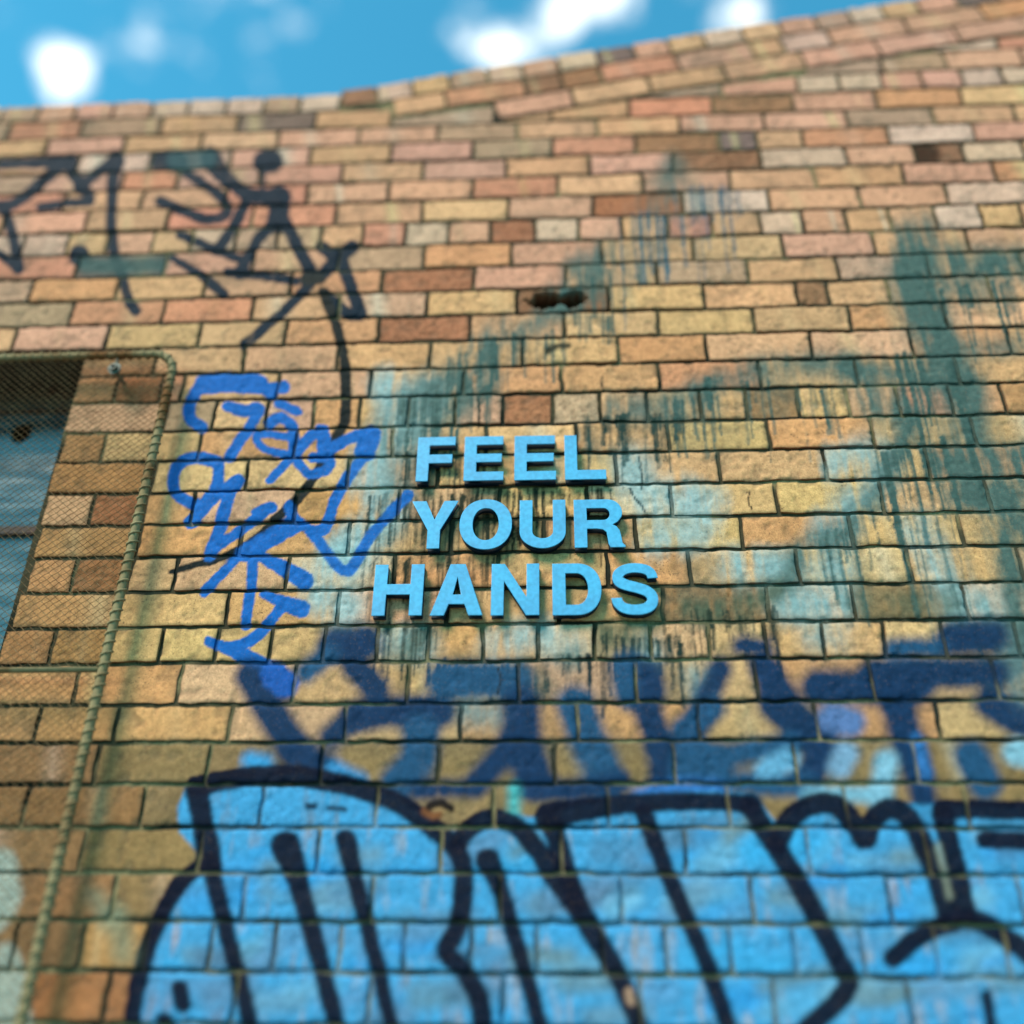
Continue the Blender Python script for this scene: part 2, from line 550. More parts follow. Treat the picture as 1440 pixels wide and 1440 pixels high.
# old greenish-grey lettering, rained on: first the thin wash it left
for w, a, pts in [(90, .34, [(945, 260), (880, 350), (800, 430), (690, 510), (580, 600)]), (70, .22, [(990, 300), (930, 350), (860, 400)]), (110, .26, [(640, 560), (600, 660), (640, 760)]), (120, .22, [(860, 590), (960, 590), (1060, 570)]),
                  (150, .34, [(1290, 370), (1310, 480), (1360, 620), (1400, 760), (1430, 900)]), (110, .28, [(1100, 530), (1220, 550), (1260, 640), (1200, 750)]), (120, .24, [(960, 860), (1080, 850), (1200, 860)]), (90, .25, [(1330, 390), (1450, 390)])]:
    S((98, 122, 112), w, *pts, a=a, soft=44)
for pts, w, a in [([(945, 232), (938, 265), (932, 290)], 30, .85), ([(840, 365), (812, 385), (800, 412)], 52, .85), ([(800, 415), (770, 440), (720, 462), (670, 485)], 34, .95),
                  ([(700, 495), (660, 515), (620, 545), (580, 575)], 40, .72), ([(570, 570), (620, 590), (660, 560)], 34, .75), ([(700, 540), (600, 545)], 30, .65),
                  ([(540, 600), (565, 640), (560, 690)], 36, .62), ([(860, 575), (930, 575), (985, 565)], 40, .85), ([(820, 615), (835, 640)], 26, .8),
                  ([(1290, 335), (1285, 390), (1300, 440), (1330, 500), (1345, 540)], 62, .92), ([(1290, 380), (1360, 372), (1450, 372), (1520, 372)], 50, .95), ([(1310, 410), (1390, 410)], 26, .55),
                  ([(1350, 500), (1385, 490), (1440, 485)], 34, .7), ([(1340, 540), (1250, 525), (1120, 512), (1010, 535), (980, 545)], 30, .8), ([(1200, 515), (1220, 560), (1260, 575)], 42, .85),
                  ([(1360, 560), (1365, 640), (1400, 720), (1430, 800), (1450, 900)], 56, .88), ([(1330, 650), (1440, 645)], 44, .85), ([(1280, 590), (1262, 640), (1235, 690), (1190, 745), (1130, 770), (1110, 815)], 30, .9),
                  ([(1350, 700), (1420, 690)], 40, .8), ([(1440, 640), (1450, 760)], 40, .75)]:
    S((88, 112, 105) if pts[0][0] > 1180 else TEAL, w, *pts, a=min(1, a * (.94 if pts[0][0] > 1180 else .80)), soft=20)
for pts, w, a in [([(935, 850), (990, 858), (1060, 840), (1090, 830)], 34, .92), ([(850, 893), (900, 890)], 40, .9), ([(1000, 870), (1060, 872)], 20, .6), ([(560, 925), (600, 890)], 36, .8), ([(735, 945), (760, 965)], 40, .8),
                  ([(640, 920), (660, 925)], 18, .6), ([(830, 920), (800, 925)], 30, .7), ([(680, 690), (760, 695)], 30, .55), ([(600, 760), (560, 770)], 50, .55), ([(640, 735), (720, 750)], 50, .45),
                  ([(1210, 850), (1330, 850)], 40, .75)]:
    S(MOSS, w, *pts, a=a * .85, soft=15)


def drips(x0, x1, y0, y1, n, lmin, lmax, col, a=.72, w=3.0, seed=0):
    r = random.Random(seed + int(x0))
    for i in range(int(n * 1.5)):
        x = r.uniform(x0, x1); t = (x - x0) / max(1, x1 - x0)
        y = y0 + (y1 - y0) * t + r.uniform(-6, 6); L = r.uniform(lmin, lmax)
        k = (x - 750) / 2450.0
        j = r.uniform(-1.5, 1.5)
        ww = w * r.choice([.55, .75, .9, 1.0, 1.2, 1.7]); L = L * r.choice([.4, .7, 1, 1, 1.5])
        S(col, [ww, ww * .8, ww * 1.15], (x, y), (x + k * L * .5 + j, y + L * .5), (x + k * L, y + L), a=a * r.uniform(.6, 1), soft=1.6)


GT = (72, 100, 94); DK = (50, 52, 38)
for i, (x0, x1, y0, y1, n, l0, l1, col) in enumerate([
    (945, 1040, 262, 265, 13, 30, 120, (64, 104, 124)), (870, 960, 300, 300, 12, 30, 110, (70, 108, 124)), (800, 900, 395, 370, 10, 25, 90, GT), (800, 860, 445, 450, 9, 20, 60, GT),
    (690, 800, 475, 470, 15, 25, 75, GT), (600, 700, 505, 490, 14, 20, 85, GT), (560, 690, 560, 545, 22, 25, 90, GT), (560, 650, 600, 600, 14, 20, 75, GT), (820, 960, 588, 585, 26, 20, 65, (44, 66, 60)),
    (930, 1010, 560, 560, 8, 40, 80, GT), (985, 1080, 535, 535, 12, 30, 100, GT), (1120, 1170, 545, 545, 6, 60, 110, GT), (1250, 1350, 500, 510, 10, 60, 200, GT), (1300, 1440, 405, 400, 12, 30, 110, GT),
    (1230, 1330, 640, 620, 12, 60, 260, GT), (1150, 1260, 760, 700, 8, 50, 150, GT),
    (560, 700, 640, 640, 26, 20, 110, DK), (520, 700, 700, 700, 34, 25, 130, DK), (700, 860, 690, 690, 28, 20, 90, DK), (520, 690, 790, 790, 20, 20, 90, DK), (680, 780, 725, 725, 18, 15, 50, DK),
    (840, 960, 895, 900, 22, 20, 70, (40, 54, 44)), (520, 610, 880, 880, 12, 25, 100, DK), (930, 1060, 862, 862, 16, 20, 70, (40, 54, 44)), (600, 720, 930, 930, 12, 15, 60, (26, 44, 62)),
    (760, 870, 925, 925, 12, 25, 80, (38, 44, 40)), (1080, 1100, 860, 860, 3, 40, 120, DK)]):
    drips(x0, x1, y0, y1, n, l0, l1, col, w=3.3 if x0 < 1000 else 4.4, seed=i * 31)

# top-left black tags
for w, pts in [(15, [(-30, 236), (0, 232), (75, 228), (102, 224)]), (16, [(88, 230), (57, 257), (20, 286), (-20, 290)]), (17, [(92, 228), (110, 255), (126, 278)]), (13, [(126, 284), (90, 286), (57, 291)]),
               (15, [(110, 264), (140, 240), (166, 221)]), ([24, 15, 14, 14, 14, 15], [(163, 224), (158, 260), (158, 345), (170, 382), (180, 420), (190, 436)]), (15, [(5, 290), (20, 340), (26, 378)]), (13, [(-20, 352), (0, 358), (25, 378)]),
               (26, [(222, 225), (248, 224)]), (15, [(247, 233), (293, 263), (320, 290), (310, 306), (283, 307), (253, 294), (224, 282)]), ([28, 24, 20, 20, 22], [(297, 222), (310, 243), (333, 263), (353, 276), (395, 276)]),
               (32, [(372, 227), (382, 227)]), (6, [(371, 238), (370, 264)]), (15, [(350, 278), (327, 320), (306, 352)]), (13, [(253, 330), (300, 350), (343, 367)]), (30, [(393, 276), (391, 312)]),
               (15, [(387, 312), (360, 340), (337, 386)]), (18, [(402, 315), (420, 350), (440, 388)]), (13, [(320, 383), (367, 387), (415, 396)]), ([10, 13, 15], [(237, 360), (283, 387), (314, 413)]),
               (14, [(447, 388), (393, 443), (343, 485)]), (18, [(452, 347), (472, 358), (496, 347)]), (18, [(472, 360), (458, 382), (432, 394)]), (18, [(480, 365), (492, 400), (507, 440)]), (16, [(505, 444), (490, 442), (460, 416)]),
               (26, [(110, 360), (112, 357)])]:
    w = [q * 1.06 for q in w] if isinstance(w, list) else w * 1.06
    S(SLATE, w, *pts, a=1.0, soft=3)
S((58, 96, 100), 30, (250, 226), (290, 222), a=.75, soft=6)
S((70, 100, 96), 26, (120, 372), (160, 374), (225, 372), a=.8, soft=8)
S(INK, [16, 15, 15, 16, 15, 14, 14, 14, 14, 13, 13, 12, 8], (455, 412), (472, 455), (482, 495), (486, 540), (484, 590), (470, 622), (455, 650), (435, 682), (413, 708), (388, 732), (345, 768), (300, 788), (240, 804), a=1.0, soft=3)
S((40, 44, 40), 20, (432, 393), (448, 392), a=.9, soft=6)
# bright blue tag
for w, pts in [(26, [(288, 540), (320, 537), (362, 540)]), (15, [(355, 537), (382, 553)]), (16, [(378, 547), (399, 544)]), (15, [(279, 546), (266, 570), (269, 590), (284, 601)]),
               (14, [(320, 572), (345, 578), (364, 574), (352, 600), (340, 615), (323, 643)]), (12, [(392, 567), (418, 578)]), (14, [(378, 594), (394, 587), (410, 598), (413, 615), (413, 640)]),
               (10, [(410, 616), (385, 611), (360, 613), (370, 630), (405, 641)]), (14, [(415, 641), (435, 615), (452, 606)]), (18, [(453, 605), (456, 632)]), (14, [(455, 637), (492, 617), (520, 607)]),
               (26, [(521, 612), (514, 634)]), (14, [(513, 640), (490, 670), (470, 705), (457, 742), (441, 746)]), (11, [(407, 648), (380, 676)]), (12, [(420, 652), (435, 667), (458, 662), (465, 648), (440, 644)]),
               (15, [(300, 648), (275, 643), (252, 651), (243, 670), (246, 690), (262, 705), (276, 710)]), (15, [(307, 650), (306, 680), (295, 700), (270, 734)]), (15, [(332, 677), (300, 702), (283, 722), (267, 736)]),
               (16, [(335, 676), (325, 692), (317, 718), (305, 755), (294, 780)]), (12, [(300, 772), (340, 744), (368, 724)]), (15, [(362, 723), (382, 715)]), (22, [(343, 778), (385, 753), (415, 738)]),
               (13, [(408, 712), (412, 726), (435, 746), (455, 770), (475, 797), (487, 803), (497, 795), (520, 756), (545, 726), (574, 696)]), (12, [(335, 782), (310, 810), (287, 833)]), (13, [(355, 783), (354, 820), (345, 880)]),
               ([14, 20, 24], [(367, 782), (400, 800), (427, 816)]), ([12, 18, 22], [(372, 835), (405, 850), (423, 856)]), (14, [(395, 855), (375, 880), (350, 902), (318, 911)]), ([12, 18, 22], [(293, 902), (335, 918), (388, 945)])]:
    w = [q * 1.15 for q in w] if isinstance(w, list) else w * 1.15
    S(BLUE, w, *pts, a=.97, soft=2.2)
# haze of overspray round the broad letters
for w, a, pts in [(110, .30, [(400, 1010), (700, 1030), (1000, 1030), (1300, 1010), (1450, 980)]), (70, .30, [(620, 960), (760, 960), (930, 950)]), (80, .34, [(1150, 960), (1300, 935), (1420, 930)]), (60, .3, [(440, 930), (520, 940)])]:
    S((44, 72, 84), w, *pts, a=a, soft=48)
# broad dark-blue letters with soft spray edges
for w, pts in [(42, [(352, 950), (385, 1008), (414, 1052)]), (46, [(472, 905), (512, 902)]), (36, [(500, 938), (528, 968)]), (26, [(430, 946), (462, 918)]), (42, [(505, 1006), (560, 1000), (618, 1000)]),
               (30, [(466, 1036), (492, 1014)]), (48, [(592, 1030), (587, 1070), (560, 1100)]), (36, [(415, 1056), (455, 1076)]), (26, [(590, 1112), (665, 1108)]), (46, [(625, 957), (724, 955)]),
               (50, [(732, 990), (735, 1042), (752, 1098)]), (34, [(716, 1050), (675, 1098)]), (50, [(810, 992), (828, 1042), (852, 1098)]), (40, [(882, 938), (886, 974)]), (36, [(912, 944), (918, 972)]),
               (36, [(908, 992), (926, 1042)]), (36, [(930, 1052), (932, 1098)]), (34, [(990, 998), (968, 1034)]), (50, [(975, 1062), (1004, 1078)]), (24, [(1042, 908), (1074, 908)]), (34, [(1012, 942), (994, 974)]),
               (42, [(1074, 938), (1096, 976)]), (44, [(1150, 966), (1290, 966)]), (36, [(1230, 946), (1400, 946)]), (44, [(1342, 896), (1396, 893)]), (26, [(1258, 912), (1318, 910)]), (48, [(1092, 990), (1142, 1032)]),
               ([44, 44, 40, 34, 30], [(1262, 985), (1275, 1040), (1292, 1090), (1304, 1145), (1310, 1160)]), (30, [(960, 1076), (1030, 1062), (1110, 1046)]), (40, [(1160, 1048), (1138, 1096)]), (30, [(960, 1028), (1002, 998)]),
               (42, [(1395, 988), (1440, 1016), (1500, 1030)]), (46, [(1366, 1064), (1386, 1102)]), (30, [(740, 1108), (800, 1112), (870, 1100)]), (34, [(960, 1100), (1130, 1104)])]:
    w = [q * 1.06 for q in w] if isinstance(w, list) else w * 1.06
    S(random.Random(int(pts[0][0] * 7)).choice([DEEP, DEEP, (40, 88, 126), (26, 58, 94)]), w, *pts, a=.95, soft=15)
S((34, 98, 186), 40, (386, 950), (400, 962), a=.9, soft=6)
for col, w, pts in [((150, 202, 226), 34, [(1246, 1072), (1240, 1124)]), ((140, 180, 212), 34, [(1182, 1078), (1190, 1060)]), ((104, 136, 192), 40, [(1172, 1010), (1196, 1016)]), ((120, 186, 224), 30, [(1078, 1082), (1108, 1068)]),
                    ((150, 200, 220), 40, [(1430, 1058), (1470, 1066)]), ((70, 170, 230), 26, [(352, 1070), (372, 1074)]), ((70, 160, 220), 22, [(470, 1082), (505, 1096)]), ((86, 190, 190), 18, [(722, 1110), (724, 1150)]),
                    ((60, 128, 206), 22, [(900, 1118), (960, 1106), (1010, 1110)]), ((140, 196, 220), 24, [(1140, 1118), (1220, 1116)]), ((60, 130, 200), 16, [(1290, 1040), (1302, 1090)])]:
    S(col, w, *pts, a=.85, soft=12)
# the big light-blue piece: fill, then outlines
FILL(SKYB, (262, 1108), (300, 1098), (420, 1088), (500, 1100), (560, 1122), (612, 1158), (648, 1172), (680, 1142), (740, 1148), (772, 1150), (800, 1134), (900, 1118), (1000, 1112), (1060, 1118), (1094, 1158),
     (1130, 1130), (1170, 1122), (1216, 1156), (1250, 1128), (1300, 1132), (1440, 1136), (1900, 1136), (1900, 1760), (160, 1760), (176, 1480), (188, 1400), (212, 1330), (240, 1275), (284, 1222), (276, 1196), (252, 1170), (250, 1135))
for x in [k * 9.5 + 200 for k in range(131)]:       # streaky second coat in other blues
    r = random.Random(x)
    y = r.uniform(1170, 1440)
    if y < 1250 and x < 300: continue
    if y > 1230 and x < 230: continue
    cc = r.choice([(58, 172, 238), (104, 160, 204), (120, 164, 190), (50, 164, 236), (106, 144, 178), (66, 182, 240), (122, 150, 158), (92, 132, 164), (130, 190, 220)])
    S(cc, r.uniform(8, 40), (x, y), (x + r.uniform(20, 90), y - r.uniform(-6, 26)), a=r.uniform(.4, .9), soft=14)
for w, pts in [(23, [(276, 1106), (333, 1094), (400, 1090), (480, 1102), (530, 1117), (573, 1137), (613, 1167), (640, 1193), (652, 1227), (650, 1277), (640, 1313), (627, 1337), (653, 1367), (673, 1403), (679, 1450), (682, 1540)]),
               ([28, 24, 28, 30], [(278, 1112), (283, 1147), (292, 1193), (294, 1214)]), (20, [(294, 1210), (307, 1260), (323, 1327), (337, 1380), (352, 1445), (372, 1540)]),
               (20, [(287, 1214), (253, 1243), (227, 1287), (207, 1333), (194, 1387), (186, 1440), (182, 1540)]), ([34, 24, 22, 21, 21], [(402, 1190), (420, 1243), (443, 1327), (472, 1435), (490, 1530)]),
               ([24, 19, 19, 18, 18], [(487, 1180), (500, 1237), (523, 1327), (551, 1445), (570, 1530)]),
               ([20, 22, 22, 22, 22, 24, 32, 28, 25, 23, 22, 22], [(643, 1190), (657, 1167), (680, 1153), (707, 1153), (733, 1168), (757, 1197), (780, 1227), (807, 1267), (833, 1310), (863, 1360), (890, 1420), (930, 1530)]),
               ([28, 19, 19, 19, 19], [(686, 1210), (707, 1260), (727, 1327), (761, 1445), (786, 1530)]), ([32, 26, 22, 21, 20, 22], [(772, 1150), (813, 1140), (880, 1131), (960, 1127), (1010, 1127), (1055, 1132)]),
               (23, [(776, 1156), (787, 1193), (800, 1237), (813, 1272)]), (20, [(905, 1142), (927, 1200), (960, 1277), (993, 1353), (1025, 1445), (1052, 1530)]),
               (24, [(1055, 1132), (1077, 1170), (1110, 1220), (1147, 1287), (1180, 1353), (1194, 1383), (1173, 1413), (1130, 1452), (1060, 1530)]),
               (24, [(1093, 1186), (1113, 1149), (1147, 1131), (1180, 1134), (1207, 1167), (1217, 1180), (1227, 1155), (1247, 1138), (1277, 1148), (1300, 1193), (1320, 1243), (1335, 1296)]),
               (22, [(1327, 1138), (1440, 1140), (1560, 1142)]), (24, [(1325, 1142), (1343, 1220), (1358, 1284)]), (23, [(1257, 1347), (1293, 1317), (1337, 1297), (1373, 1295), (1413, 1317), (1445, 1340), (1500, 1390)]),
               (21, [(1385, 1180), (1440, 1183), (1530, 1186)]), (13, [(1387, 1400), (1393, 1445), (1398, 1500)]), (20, [(253, 1390), (258, 1412)]), (20, [(232, 1436), (234, 1450)])]:
    w = [q * 1.28 for q in w] if isinstance(w, list) else w * 1.28
    S(NAVY, w, *pts, a=.98, soft=4)
S((176, 180, 156), 9, (1318, 1190), (1335, 1260), a=.6, soft=6)
# knocks that show the clay, black splashes, hairline cracks
for col, w, pts in [((150, 92, 56), 9, [(596, 1140), (606, 1147), (617, 1146)]), ((40, 30, 24), 12, [(604, 1134), (618, 1129), (632, 1136)]), ((206, 160, 130), 11, [(884, 1394), (888, 1408)]), (NAVY, 8, [(432, 1133), (442, 1134)]), (NAVY, 7, [(462, 1136), (484, 1138)]),
                    ((70, 62, 44), 7, [(768, 494), (782, 488), (800, 486)])]:
    S(col, w, *pts, a=.95, soft=4)
for pts in [[(886, 688), (892, 700), (902, 712), (908, 721)], [(898, 643), (902, 665), (903, 688)], [(1055, 690), (1052, 705), (1058, 716)], [(848, 530), (846, 542), (850, 552)], [(672, 560), (675, 580), (673, 600)], [(700, 940), (704, 955), (700, 975)]]:
    S((44, 40, 30), 2.6, *pts, a=.9, soft=1.5)
# white spray behind the wire guard, low down
for w, pts in [(44, [(2, 1215), (8, 1262), (-10, 1290)]), (50, [(10, 1370), (0, 1420), (-20, 1470)]), (30, [(30, 1440), (10, 1340)])]:
    S((206, 212, 196), w, *pts, a=.9, soft=12)
for w, pts in [(40, [(165, 1290), (172, 1340)]), (30, [(135, 1262), (150, 1290)])]:
    S((140, 150, 124), w, *pts, a=.6, soft=20)


def seg_dist(x, y, a, b, ra, rb):
    dx, dy = b[0] - a[0], b[1] - a[1]
    L2 = dx * dx + dy * dy + 1e-9
    t = np.clip(((x - a[0]) * dx + (y - a[1]) * dy) / L2, 0, 1)
    return np.hypot(x - a[0] - t * dx, y - a[1] - t * dy) - (ra + (rb - ra) * t)


def smooth_pts(pts, ws):
    """Catmull-Rom through the given places"""
    if len(pts) < 3: return pts, ws
    P = [np.array(p, float) for p in pts]
    P = [2 * P[0] - P[1]] + P + [2 * P[-1] - P[-2]]
    o, ow = [], []
    for i in range(1, len(P) - 2):
        n = 4
        for k in range(n):
            t = k / n
            o.append(0.5 * ((2 * P[i]) + (P[i + 1] - P[i - 1]) * t + (2 * P[i - 1] - 5 * P[i] + 4 * P[i + 1] - P[i + 2]) * t ** 2 + (3 * P[i] - P[i - 1] - 3 * P[i + 1] + P[i + 2]) * t ** 3))
            ow.append(ws[i - 1] * (1 - t) + ws[i] * t)
    o.append(P[-2]); ow.append(ws[-1])
    return o, ow


WORN = {TEAL: .75, (88, 112, 105): .34, MOSS: .6, PALE: .45, (98, 122, 112): .55, SKYB: .28, DEEP: .10, (40, 88, 126): .15, SLATE: .15}


def paint_at(u, v):
    """premultiplied paint colour and cover at wall points"""
    x, y = unwall(u, v)
    wx = x + (fbm(u * 45, v * 45, 3) - .5) * 3.2 + (vnoise(u * 220, v * 220, 9) - .5) * 1.6
    wy = y + (fbm(u * 45, v * 45, 5) - .5) * 3.2 + (vnoise(u * 220, v * 220, 11) - .5) * 1.6
    rgb = np.zeros((len(u), 3)); A = np.zeros(len(u))
    for kind, col, al, soft, pts, w in LAYERS:
        c = alb(col)
        if kind == 's':
            ws = list(w) if isinstance(w, list) else [w] * len(pts)
            pts, ws = smooth_pts(list(pts), ws)
            m = max(ws) / 2 + soft + 3
            P = np.array(pts)
            idx = np.nonzero((wx > P[:, 0].min() - m) & (wx < P[:, 0].max() + m) & (wy > P[:, 1].min() - m) & (wy < P[:, 1].max() + m))[0]
            if not len(idx): continue
            px, py = wx[idx], wy[idx]
            d = np.full(len(idx), 1e9)
            for i in range(len(pts) - 1):
                d = np.minimum(d, seg_dist(px, py, pts[i], pts[i + 1], ws[i] / 2, ws[i + 1] / 2))
        else:
            P = np.array(pts)
            idx = np.nonzero((wx > P[:, 0].min() - 20) & (wx < P[:, 0].max() + 20) & (wy > P[:, 1].min() - 20) & (wy < P[:, 1].max() + 20))[0]
            if not len(idx): continue
            px, py = wx[idx], wy[idx]
            d = np.full(len(idx), 1e9); inside = np.zeros(len(idx), bool)
            for i in range(len(pts)):
                a, b = pts[i], pts[(i + 1) % len(pts)]
                d = np.minimum(d, seg_dist(px, py, a, b, 0, 0))
                cr = (a[1] > py) != (b[1] > py)
                if a[1] != b[1]:
                    inside ^= cr & (px < (b[0] - a[0]) * (py - a[1]) / (b[1] - a[1]) + a[0])
            d = np.where(inside, -d, d)
        t = np.clip((soft - d) / (2 * soft), 0, 1)
        a_ = al * t * t * (3 - 2 * t)
        if col in WORN:                     # rain and time have streaked this paint
            st = fbm(u[idx] * 75, v[idx] * 9, 91) * .6 + fbm(u[idx] * 22, v[idx] * 16, 95) * .4
            a_ = a_ * np.clip(1 + WORN[col] * (st - .56) * 5, .12, 1)
        rgb[idx] = rgb[idx] * (1 - a_[:, None]) + c * a_[:, None]
        A[idx] = A[idx] * (1 - a_) + a_
    return rgb, A


# ------------------------------------------------------------------ brick meshes
def brick_geometry(b, res):
    """front face as a fine grid with worn arrises, returns verts (N,3), quads, tint (N,3)"""
    q = np.array(b['q'])
    wdt = max(np.linalg.norm(q[1] - q[0]), np.linalg.norm(q[2] - q[3])); hgt = max(np.linalg.norm(q[3] - q[0]), np.linalg.norm(q[2] - q[1]))
    nx = max(3, int(round(wdt / res)) + 1); ny = max(3, int(round(hgt / res)) + 1)
    s, t = np.meshgrid(np.linspace(0, 1, nx), np.linspace(0, 1, ny))
    s = s.ravel(); t = t.ravel()
    P = (q[0] * ((1 - s) * (1 - t))[:, None] + q[1] * (s * (1 - t))[:, None] + q[2] * (s * t)[:, None] + q[3] * ((1 - s) * t)[:, None])
    u, v = P[:, 0].copy(), P[:, 1].copy()
    seed = b['id']
    sp = b['sp']
    e = np.minimum(np.minimum(s, 1 - s) * wdt, np.minimum(t, 1 - t) * hgt)     # distance to the edge
    ex = np.minimum(s, 1 - s) * wdt; ey = np.minimum(t, 1 - t) * hgt
    r = 0.0045
    R = 0.0065
    corner = np.hypot(np.maximum(0, R - ex), np.maximum(0, R - ey))
    e = np.minimum(e, np.maximum(0, R - corner))
    k = np.clip(1 - e / r, 0, 1)
    rough = {'rough': 2.6, 'broken': 3.5}.get(sp, 1.0)
    chip = fbm(u * 45 + seed * 3.1, v * 45, 21)
    edge_wear = np.clip((chip - .56) * 6, 0, 1) * np.clip(1 - e / 0.014, 0, 1)
    off = random.Random(seed).gauss(0, 0.0012)
    tilt = random.Random(seed + 1).gauss(0, 0.0012)
    y = off + tilt * (s - .5) * 2 + 0.0016 * k * k + edge_wear * 0.004
    y = y + (fbm(u * 30 + seed, v * 30, 31) - .5) * 0.0008 * rough + (fbm(u * 110, v * 110, 33) - .5) * 0.0006 * rough
    y = np.minimum(y, .0036)
    # wandering outline
    edge = (s == 0) | (s == 1) | (t == 0) | (t == 1)
    wob = 0.0037
    u = u + (fbm(u * 28 + 9, v * 28, 41) - .5) * wob * 2 * np.clip(1 - ex / .02, 0, 1)
    v = v + (fbm(u * 28, v * 28 + 5, 43) - .5) * wob * 2 * np.clip(1 - ey / .02, 0, 1)
    base = lin(TINT[b['c']]) * CLAY * np.array([1.03, .90, .88]) * np.array([1.0, 1 - .05 * min(1, max(0, (v.mean() - .35))), 1.0])
    # shared mean tone: golden in the middle of the wall, pinker higher up
    hi_ = min(1, max(0, (v.mean() - .35) / 1.0))
    mean = (lin((214, 156, 96)) * (1 - hi_) + lin((214, 144, 110)) * hi_) * CLAY
    pull = .46 if b['c'] in 'TYPSOWG' else .22
    base = base * (1 - pull) + mean * pull
    rr = random.Random(seed + 2)
    base = base * np.array([rr.uniform(.92, 1.08)] * 3) * np.array([rr.uniform(.96, 1.04), rr.uniform(.97, 1.03), rr.uniform(.93, 1.07)])
    col = np.tile(base, (len(u), 1))
    # two-tone firing: a paler or redder band across some bricks
    if rr.random() < .42 and sp is None:
        c2 = lin(TINT[rr.choice('WTPTOYT')]) * CLAY
        c0, cw = rr.uniform(.1, .9), rr.uniform(.08, .3)
        m = np.clip(1 - np.abs(s + .05 * (t - .5) - c0) / cw, 0, 1) * rr.uniform(.2, .6)
        m = m * m * (3 - 2 * m)
        col = col * (1 - m[:, None]) + c2 * m[:, None]
    g = (fbm(u * 12 + seed, v * 18, 51) - .5)
    col = col * (1 + .36 * g)[:, None]
    dirt = np.clip(edge_wear * .5 + k * .35, 0, .6)
    col = col * (1 - dirt)[:, None] + np.array([.05, .05, .037]) * dirt[:, None]
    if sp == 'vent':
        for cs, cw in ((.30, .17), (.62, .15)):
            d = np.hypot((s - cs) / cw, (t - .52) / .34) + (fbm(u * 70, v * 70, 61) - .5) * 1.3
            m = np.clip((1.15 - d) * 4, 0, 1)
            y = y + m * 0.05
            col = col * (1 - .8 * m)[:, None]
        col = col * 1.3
    elif sp == 'broken':
        m = np.clip((fbm(u * 14 + 2, v * 14, 63) - .62 + .5 * np.clip((.6 - s) * 3, 0, 1)) * 3, 0, 1)
        y = np.minimum(y + .001 + m * 0.006, .004)
        col = col * (1.6 - 1.2 * m)[:, None]
    elif sp == 'rough':
        m = np.clip((fbm(u * 95, v * 95, 65) - .5) * 4, 0, 1)
        y = np.minimum(y + .002 + m * .0022, .0038)
        col = col * (1.08 - .34 * m)[:, None]
    # rim going back into the joint
    ii = np.arange(nx * ny).reshape(ny, nx)
    loop = np.concatenate([ii[0, :], ii[1:, -1], ii[-1, -2::-1], ii[-2:0:-1, 0]])
    n0 = nx * ny
    V = np.stack([u, y, v], 1)
    rim = V[loop].copy(); rim[:, 1] = 0.022
    if sp == 'vent': rim[:, 1] = 0.07
    if sp == 'broken': rim[:, 1] = 0.05
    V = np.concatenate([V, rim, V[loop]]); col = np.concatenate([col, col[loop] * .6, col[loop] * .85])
    quads = np.stack([ii[:-1, :-1], ii[:-1, 1:], ii[1:, 1:], ii[1:, :-1]], -1).reshape(-1, 4)
    n = len(loop); a = np.arange(n); bnx = (a + 1) % n
    rq = np.stack([n0 + n + bnx, n0 + n + a, n0 + a, n0 + bnx], 1)
    return V, np.concatenate([quads, rq]), col


def mesh_from(name, V, Q, tint, rgb, A, mat):
    me = bpy.data.meshes.new(name)
    me.vertices.add(len(V)); me.vertices.foreach_set('co', V.astype(np.float32).ravel())
    me.loops.add(Q.size); me.loops.foreach_set('vertex_index', Q.astype(np.int32).ravel())
    me.polygons.add(len(Q)); me.polygons.foreach_set('loop_start', np.arange(0, Q.size, 4, dtype=np.int32))
    me.update(calc_edges=True)
    for nm, arr in (('tint', np.concatenate([tint, np.ones((len(V), 1))], 1)), ('paint', np.concatenate([rgb, A[:, None]], 1))):
        at = me.attributes.new(nm, 'FLOAT_COLOR', 'POINT')
        at.data.foreach_set('color', arr.astype(np.float32).ravel())
    me.materials.append(mat)
    me.shade_smooth()
    return me


wall_root = empty('brick_wall', (0, 0, 0))
tag(wall_root, 'old yellow and pink brick gable wall covered in blue and black graffiti', 'wall')

for i, b in enumerate(bricks):
    b['id'] = i
    q = np.array(b['q'])
    x, y = unwall(q[:, 0], q[:, 1])
    area = 0.5 * abs(np.dot(x, np.roll(y, -1)) - np.dot(y, np.roll(x, -1)))
    cx, cy = x.mean(), y.mean()
    b['area'] = area
    inframe = (x.max() > -20) and (x.min() < 1460) and (y.max() > -20) and (y.min() < 1460)
    b['vis'] = inframe
    fx = max(0, min(x.max(), 1440) - max(x.min(), 0)) / max(1, x.max() - x.min())
    fy = max(0, min(y.max(), 1440) - max(y.min(), 0)) / max(1, y.max() - y.min())
    b['rank'] = area * fx * fy
vis = sorted([b for b in bricks if b['vis']], key=lambda b: -b['rank'])
single = set(b['id'] for b in vis[:300])

